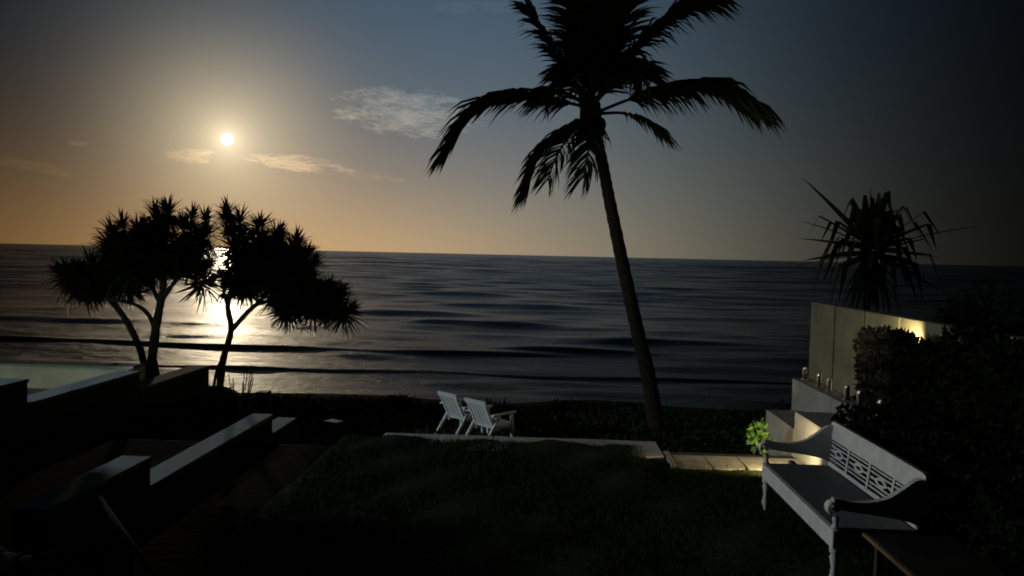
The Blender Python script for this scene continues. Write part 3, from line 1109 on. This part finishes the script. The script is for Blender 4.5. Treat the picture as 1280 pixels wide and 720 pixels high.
ROS = [rosette_mesh(92, 0.46, 0.046, 11), rosette_mesh(84, 0.50, 0.048, 12), rosette_mesh(96, 0.44, 0.044, 13), rosette_mesh(100, 0.46, 0.050, 14)]


def pandanus(name, base, limbs, heads, label, sc_=1.0, props=True):
    base = Vector(base)
    r = empty(name, base)
    tag(r, label, 'tree', 'pandanus trees above the beach')
    for k, (pts, r0, r1) in enumerate(limbs):
        pp = catmull(pts, 18)
        rr = [(r0 + (r1 - r0) * i / 18) * (1 + 0.06 * math.sin(i * 2.1)) for i in range(19)]
        v, f = tube_data([p - base for p in pp], rr, 10)
        mesh('trunk' if k == 0 else 'branch', v, f, M['bark_pale'], r, True)
    ends = [Vector(p) for (pts, _, _) in limbs for p in (pts[-1], pts[-2])]
    for k, h in enumerate(heads):
        hp = Vector(h[:3])
        s = h[3] if len(h) > 3 else 1.0
        near = min(ends, key=lambda e: (e - hp).length)
        mid = near.lerp(hp, 0.5) + Vector((0, 0, -0.10))
        v, f = tube_data([q - base for q in catmull([near, mid, hp], 6)], 0.022, 6)
        mesh('branch', v, f, M['bark_pale'], r, True)
        o = link('leaf_rosette', ROS[k % 4], None, r)
        o.location = hp - base
        d = (hp - near).normalized() * 0.8 + Vector((0, 0, 0.9)) + rand_unit() * 0.2
        q = d.to_track_quat('Z', 'Y').to_euler()
        o.rotation_euler = q
        o.scale = (s * sc_,) * 3
    return r


def heads_in(cx, cy, cz, rx_, ry_, rz_, n, s0, s1, seed, pw=0.5):
    random.seed(seed)
    out = []
    for i in range(n):
        u = rand_unit() * random.random() ** pw
        out.append((cx + u.x * rx_, cy + u.y * ry_, cz + u.z * rz_, random.uniform(s0, s1)))
    return out


h1 = [(-7.28, 12.2, 2.42, 0.85), (-7.05, 12.1, 2.52, 0.8), (-6.55, 12.2, 2.75, 0.85), (-6.28, 12.1, 2.78, 0.9), (-5.98, 12.3, 2.70, 0.8), (-5.70, 12.2, 2.66, 0.75), (-6.80, 12.3, 2.50, 0.8),
      (-7.25, 12.2, 2.05, 0.85), (-6.95, 12.0, 1.85, 0.9), (-5.80, 12.2, 2.25, 0.8), (-5.72, 12.3, 1.88, 0.75), (-6.25, 12.0, 1.95, 0.8), (-6.6, 12.0, 2.2, 1.0)]
h1 += heads_in(-6.45, 12.25, 2.15, 0.80, 0.7, 0.48, 36, 0.75, 1.0, 3) + heads_in(-6.95, 12.25, 1.95, 0.40, 0.5, 0.30, 14, 0.75, 0.95, 33)
h1 += [(x + random.uniform(-0.12, 0.12), y - 0.05, z - random.uniform(0.16, 0.30), 0.95) for (x, y, z, q) in h1[:11]]
pandanus('pandanus_tree', (-6.62, 12.2, -0.12),
         [([(-6.62, 12.2, -0.2), (-6.61, 12.2, 0.3), (-6.53, 12.2, 0.92), (-6.45, 12.2, 1.34), (-6.40, 12.2, 1.75)], 0.085, 0.05),
          ([(-6.56, 12.2, 0.80), (-6.68, 12.2, 1.05), (-6.92, 12.2, 1.22), (-7.40, 12.2, 1.30)], 0.04, 0.028),
          ([(-6.47, 12.2, 1.25), (-6.60, 12.2, 1.5), (-6.75, 12.2, 1.85)], 0.045, 0.03),
          ([(-6.45, 12.2, 1.30), (-6.25, 12.2, 1.58), (-6.0, 12.2, 1.85)], 0.045, 0.03),
          ([(-6.72, 12.15, -0.2), (-6.66, 12.15, 0.2), (-6.60, 12.18, 0.5)], 0.03, 0.03),
          ([(-6.50, 12.25, -0.2), (-6.55, 12.22, 0.2), (-6.60, 12.2, 0.5)], 0.03, 0.03)],
         h1, 'pandanus tree growing from the end of the stepped wall by the pool')
h2 = [(-5.92, 13.6, 2.88, 0.85), (-5.70, 13.6, 2.70, 0.9), (-5.02, 13.6, 2.48, 0.9), (-5.30, 13.5, 2.62, 0.9), (-4.62, 13.6, 2.15, 0.85), (-4.32, 13.6, 1.95, 0.8), (-3.80, 13.6, 1.35, 0.85), (-3.62, 13.6, 1.08, 0.8),
      (-3.95, 13.5, 1.02, 0.8), (-4.30, 13.6, 1.10, 0.9), (-4.75, 13.5, 1.05, 0.85), (-5.95, 13.6, 1.65, 0.8), (-6.0, 13.6, 1.42, 0.7), (-5.6, 13.5, 1.50, 0.8), (-5.75, 13.6, 2.2, 0.9), (-5.2, 13.5, 1.9, 1.0), (-4.8, 13.6, 1.6, 1.0)]
h2 += heads_in(-5.15, 13.65, 1.95, 0.75, 0.8, 0.66, 40, 0.8, 1.0, 5) + heads_in(-4.40, 13.65, 1.32, 0.75, 0.6, 0.30, 30, 0.75, 1.0, 6)
h2 += [(x + random.uniform(-0.15, 0.15), y - 0.05, z - random.uniform(0.16, 0.32), 0.95) for (x, y, z, q) in h2[:7]]
pandanus('pandanus_tree', (-6.06, 13.6, gz(-6.06, 13.6)),
         [([(-6.08, 13.6, -0.55), (-6.04, 13.6, -0.2), (-5.99, 13.6, 0.15), (-5.85, 13.6, 0.68), (-5.92, 13.6, 1.15), (-5.75, 13.6, 1.7)], 0.075, 0.04),
          ([(-5.85, 13.6, 0.66), (-5.53, 13.6, 1.02), (-5.22, 13.6, 1.32), (-4.95, 13.6, 1.75)], 0.05, 0.035),
          ([(-5.4, 13.6, 1.16), (-4.95, 13.6, 1.25), (-4.3, 13.6, 1.22)], 0.035, 0.025),
          ([(-5.8, 13.6, 1.5), (-5.65, 13.6, 2.0), (-5.6, 13.6, 2.4)], 0.04, 0.03),
          ([(-6.18, 13.55, -0.55), (-6.10, 13.55, -0.1), (-6.02, 13.58, 0.1)], 0.028, 0.028)],
         h2, 'pandanus tree with a crown sagging low over the water on one side')
# low third crown at the far left, only its tips above the horizon
h3 = heads_in(-8.35, 13.3, 1.58, 0.70, 0.6, 0.30, 26, 0.8, 1.0, 9)
pandanus('pandanus_tree', (-7.35, 13.3, gz(-7.35, 13.3)),
         [([(-7.35, 13.3, -0.5), (-7.40, 13.3, 0.2), (-7.75, 13.3, 0.9), (-8.2, 13.3, 1.4)], 0.07, 0.045)],
         h3, 'low pandanus leaning out over the pool, its tips just reaching the horizon')

# pandanus behind the boundary wall, long kinked leaves
random.seed(21)
PB3 = Vector((5.42, 12.6, gz(5.4, 12.6)))
r = empty('pandanus_tree', PB3)
tag(r, 'single headed pandanus with long bent leaves behind the boundary wall', 'tree', 'pandanus trees above the beach')
pp = catmull([(5.32, 12.6, -0.3), (5.36, 12.6, 0.8), (5.38, 12.6, 1.5), (5.45, 12.6, 2.4)], 16)
v, f = tube_data([p - PB3 for p in pp], [0.07] * 10 + [0.08] * 4 + [0.12] * 3, 10)
mesh('trunk', v, f, M['bark'], r, True)
HC = Vector((5.45, 12.6, 2.34)) - PB3
NL = 84
for i in range(NL):
    t = i / NL
    th = R(3 + 108 * t ** 0.66 + random.uniform(-7, 7))
    ph = i * 2.39996
    d = Vector((math.sin(th) * math.cos(ph), math.sin(th) * math.sin(ph), math.cos(th)))
    L = random.uniform(1.0, 1.6) * (0.95 if t < 0.1 else 1.0)
    kk = (random.uniform(0.42, 0.72), random.uniform(1.6, 3.2)) if random.random() < 0.85 else None
    v, f = strap(HC + Vector((0, 0, 0.15 * (1 - t))) + d * 0.05, d, L, 0.155, random.uniform(0.05, 0.30), 9, kk, ax=(d.cross(Vector((0, 0, 1))) + rand_unit() * 0.5).normalized(), twist=0.06)
    mesh('leaf', v, f, M['hedge'], r)
# dead leaf skirt hanging under the head
parts = []
for i in range(46):
    ph = random.uniform(0, 6.28)
    d = Vector((math.cos(ph), math.sin(ph), random.uniform(-0.4, 0.2)))
    parts.append(strap(HC + Vector((0, 0, random.uniform(-0.45, -0.05))), d, random.uniform(0.6, 1.0), 0.06, 2.2, 6))
v, f = merge(parts)
mesh('dead_leaf_skirt', v, f, M['hedge'], r)

# ------------------------------------------------------------------ hedge and shrubs
random.seed(31)
HX0, HX1, HY0, HY1, HT = 3.64, 3.90, 2.4, 8.62, 1.41
root = empty('clipped_hedge', (3.8, 5.3, 0.0))
tag(root, 'tall clipped black hedge between the bench and the boundary wall', 'hedge')
pts = []
for i in range(17000):
    q = random.random()
    x, y, z = random.uniform(HX0, HX1), random.uniform(HY0, HY1), random.uniform(0.0, HT)
    if y < 6.80:
        z *= 1.12
    out = rand_unit()
    if q < 0.55:
        x, out = HX0 + abs(random.gauss(0, 0.05)) - 0.03, Vector((-1, 0, 0.2))
    elif q < 0.75:
        z, out = HT + (0.17 if y < 6.80 else 0.0) - abs(random.gauss(0, 0.05)) + 0.03 * math.sin(y * 4.0) + 0.03 * math.sin(y * 9 + x * 8), Vector((0, 0, 1))
    elif q < 0.88:
        y, z, out = HY1 - abs(random.gauss(0, 0.06)) + 0.03 * math.sin(z * 9), min(z, HT - random.uniform(0.0, 0.3)), Vector((0, 1, 0.2))
    pts.append((Vector((x - 3.8, y - 5.3, z)), out))
v, f = leaf_cloud(pts, 0.075, 0.55)
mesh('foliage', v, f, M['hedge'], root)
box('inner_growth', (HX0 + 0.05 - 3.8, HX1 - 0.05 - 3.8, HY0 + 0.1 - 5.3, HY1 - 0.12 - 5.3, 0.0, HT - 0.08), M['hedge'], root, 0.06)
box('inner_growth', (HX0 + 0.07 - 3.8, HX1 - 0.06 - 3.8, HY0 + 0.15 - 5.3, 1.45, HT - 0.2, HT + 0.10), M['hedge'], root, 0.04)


root = empty('clipped_hedge', (3.0, 4.7, 0.0))
tag(root, 'low clipped hedge close behind the white bench', 'hedge')
pts = []
for i in range(9000):
    q = random.random()
    x, y, z = random.uniform(2.74, 3.36), random.uniform(2.0, 6.92), random.uniform(0.0, 0.86)
    out = rand_unit()
    if q < 0.5:
        x, out = 2.74 + abs(random.gauss(0, 0.05)) - 0.02, Vector((-1, 0, 0.2))
    elif q < 0.8:
        z, out = 0.86 - abs(random.gauss(0, 0.04)) + 0.03 * math.sin(y * 5.0), Vector((0, 0, 1))
    elif q < 0.9:
        y, out = 6.92 - abs(random.gauss(0, 0.05)), Vector((0, 1, 0.2))
    pts.append((Vector((x - 3.0, y - 4.7, z)), out))
v, f = leaf_cloud(pts, 0.065, 0.55)
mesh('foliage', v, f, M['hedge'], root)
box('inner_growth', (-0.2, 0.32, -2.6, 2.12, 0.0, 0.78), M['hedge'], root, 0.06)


def shrub(name, loc, rx_, ry_, h, n, size, label, group, mat, cat='shrub', asp=0.5, stems=6):
    r = empty(name, loc)
    tag(r, label, cat, group)
    pts = []
    lobes = [(random.uniform(-0.6, 0.6) * rx_, random.uniform(-0.6, 0.6) * ry_, random.uniform(0.35, 0.8) * h, random.uniform(0.35, 0.55)) for _ in range(7)]
    while len(pts) < n:
        lx_, ly_, lz_, s = random.choice(lobes)
        u = rand_unit() * random.random() ** 0.45
        p = Vector((lx_ + u.x * rx_ * s, ly_ + u.y * ry_ * s, lz_ + u.z * h * s * 0.8))
        if p.z > 0.005:
            pts.append((p, u + Vector((0, 0, 0.4))))
    v, f = leaf_cloud(pts, size, asp)
    mesh('foliage', v, f, mat, r)
    parts = []
    for k in range(stems):
        lx_, ly_, lz_, s = random.choice(lobes)
        parts.append(tube_data(catmull([(lx_ * 0.1, ly_ * 0.1, -0.02), (lx_ * 0.5, ly_ * 0.5, lz_ * 0.5), (lx_, ly_, lz_)], 5), 0.008, 5))
    v, f = merge(parts)
    mesh('stems', v, f, M['bark'], r)
    return r


for k in range(22):
    x = -13 + 26 * (k + random.uniform(-0.3, 0.3)) / 21
    y = random.uniform(16.2, 16.9)
    shrub('beach_shrub', (x, y, gz(x, y) - 0.03), random.uniform(0.5, 1.0), random.uniform(0.3, 0.5), random.uniform(0.10, 0.26), 330, 0.075,
          'low dark creeping shrub along the edge of the beach', 'creeping shrubs along the beach edge', M['leaf'])
for (x, y, hh_, lb) in ((6.6, 11.6, 1.75, 'dark shrub added to keep the view black behind the boundary wall next to the bent leaved pandanus'), (8.3, 12.2, 1.9, 'tall dark shrub added to keep the view black farther from the boundary wall than its neighbour')):
    shrub('dark_fill_shrub', (x, y, gz(x, y)), 0.9, 0.8, hh_, 2600, 0.11, lb, None, M['hedge'], stems=9)  # shrubs added only to keep the far right black

root = empty('clipped_hedge', (-9.5, 4.2, -0.06))  # unseen hedge, added to keep the floodlight off the near lawn and wall
tag(root, 'tall clipped hedge added out of view to shade the near lawn and wall', 'hedge')
pts = []
for i in range(9000):
    x, y, z = random.uniform(-0.38, 0.38), random.uniform(-2.2, 1.72), random.uniform(0.0, 2.18)
    q, out = random.random(), rand_unit()
    if q < 0.6:
        sg = random.choice((-1, 1))
        x, out = sg * (0.38 - abs(random.gauss(0, 0.05))), Vector((sg, 0, 0.2))
    elif q < 0.8:
        z, out = 2.18 - abs(random.gauss(0, 0.05)) + 0.03 * math.sin(y * 5), Vector((0, 0, 1))
    elif q < 0.9:
        y, out = 1.72 - abs(random.gauss(0, 0.05)), Vector((0, 1, 0.2))
    pts.append((Vector((x, y, z)), out))
v, f = leaf_cloud(pts, 0.085, 0.55)
mesh('foliage', v, f, M['leaf'], root)
box('inner_growth', (-0.3, 0.3, -2.1, 1.64, 0.0, 2.1), M['leaf'], root, 0.06)
pts = []  # leaves scattered over the lower ground to make it come out darker
while len(pts) < 30000:
    x, y = random.uniform(-6.0, 4.6), random.uniform(4.0, 16.6)
    if y < 8.8 or (-3.72 < x < -3.36 and y < 10.2) or (y < 10.0 and x > 1.3):
        continue
    pts.append((Vector((x, y, gz(x, y) + abs(random.gauss(0.03, 0.035)))), Vector((random.uniform(-0.3, 0.3), random.uniform(-0.3, 0.3), 0.5))))
v, f = leaf_cloud(pts, 0.085, 0.5)
o = mesh('darkening_ground_cover', v, f, M['leaf'])
tag(o, 'dark creeping ground cover added to darken the lower garden', 'ground cover', kind='stuff')

# plant lit by the garden lamp
shrub('leafy_plant', (2.52, 8.50, -0.02), 0.12, 0.14, 0.36, 190, 0.075, 'small bright green leafy plant beside the concrete steps', None, M['leaf_green'], 'plant', 0.55, 8)

# spiky shrub at the foot of the second pandanus
random.seed(5)
zb = gz(-5.75, 13.75)
r = empty('spiky_shrub', (-5.75, 13.75, zb))
tag(r, 'sparse spiky shrub silhouetted at the foot of the sagging pandanus', 'shrub')
parts, lv = [], []
for k in range(13):
    a = random.uniform(0, 6.28)
    top = Vector((random.uniform(-0.32, 0.42), random.uniform(-0.2, 0.2), random.uniform(-0.55, -0.02) - zb))
    path = catmull([(top.x * 0.3, top.y * 0.3, -0.03), (top.x * 0.7, top.y * 0.7, top.z * 0.55), top], 6)
    parts.append(tube_data(path, 0.008, 5))
    for j in range(9):
        p = path[random.randint(2, 6)]
        d = Vector((random.uniform(-1, 1), random.uniform(-1, 1), random.uniform(0.1, 1)))
        lv.append(strap(p, d, random.uniform(0.10, 0.2), 0.022, 0.5, 3))
v, f = merge(parts)
mesh('stems', v, f, M['bark'], r)
v, f = merge(lv)
mesh('foliage', v, f, M['leaf'], r)

# big leaved plant low on the left
random.seed(8)
r = empty('broad_leaf_plant', (-2.95, 4.02, 0.0))
tag(r, 'broad leaved green plant beside the thin handrail', 'plant')
v, f = tube_data([(0, 0, -0.06), (0.01, 0, 0.2), (0.0, 0.02, 0.38)], 0.012, 6)
mesh('stem', v, f, M['bark'], r)
for k in range(11):
    a = k * 2.4
    d = Vector((math.cos(a), math.sin(a), 0.35 + 0.05 * k)).normalized()
    ax = d.cross(Vector((0, 0, 1))).normalized()
    L, W_ = 0.22, 0.10
    p = Vector((0, 0.0, 0.10 + 0.03 * k))
    vs, fs = [], []
    for i in range(7):
        t = i / 6
        ww = W_ * math.sin(math.pi * min(1, 0.06 + t * 0.94)) ** 0.8
        q = p + d * (0.06 + L * t) + Vector((0, 0, -0.12 * t * t))
        vs += [q - ax * ww / 2 + Vector((0, 0, 0.018)), q, q + ax * ww / 2 + Vector((0, 0, 0.018))]
    for i in range(6):
        o_ = i * 3
        fs += [(o_, o_ + 1, o_ + 4, o_ + 3), (o_ + 1, o_ + 2, o_ + 5, o_ + 4)]
    mesh('leaf', vs, fs, M['leaf_green'], r, True)
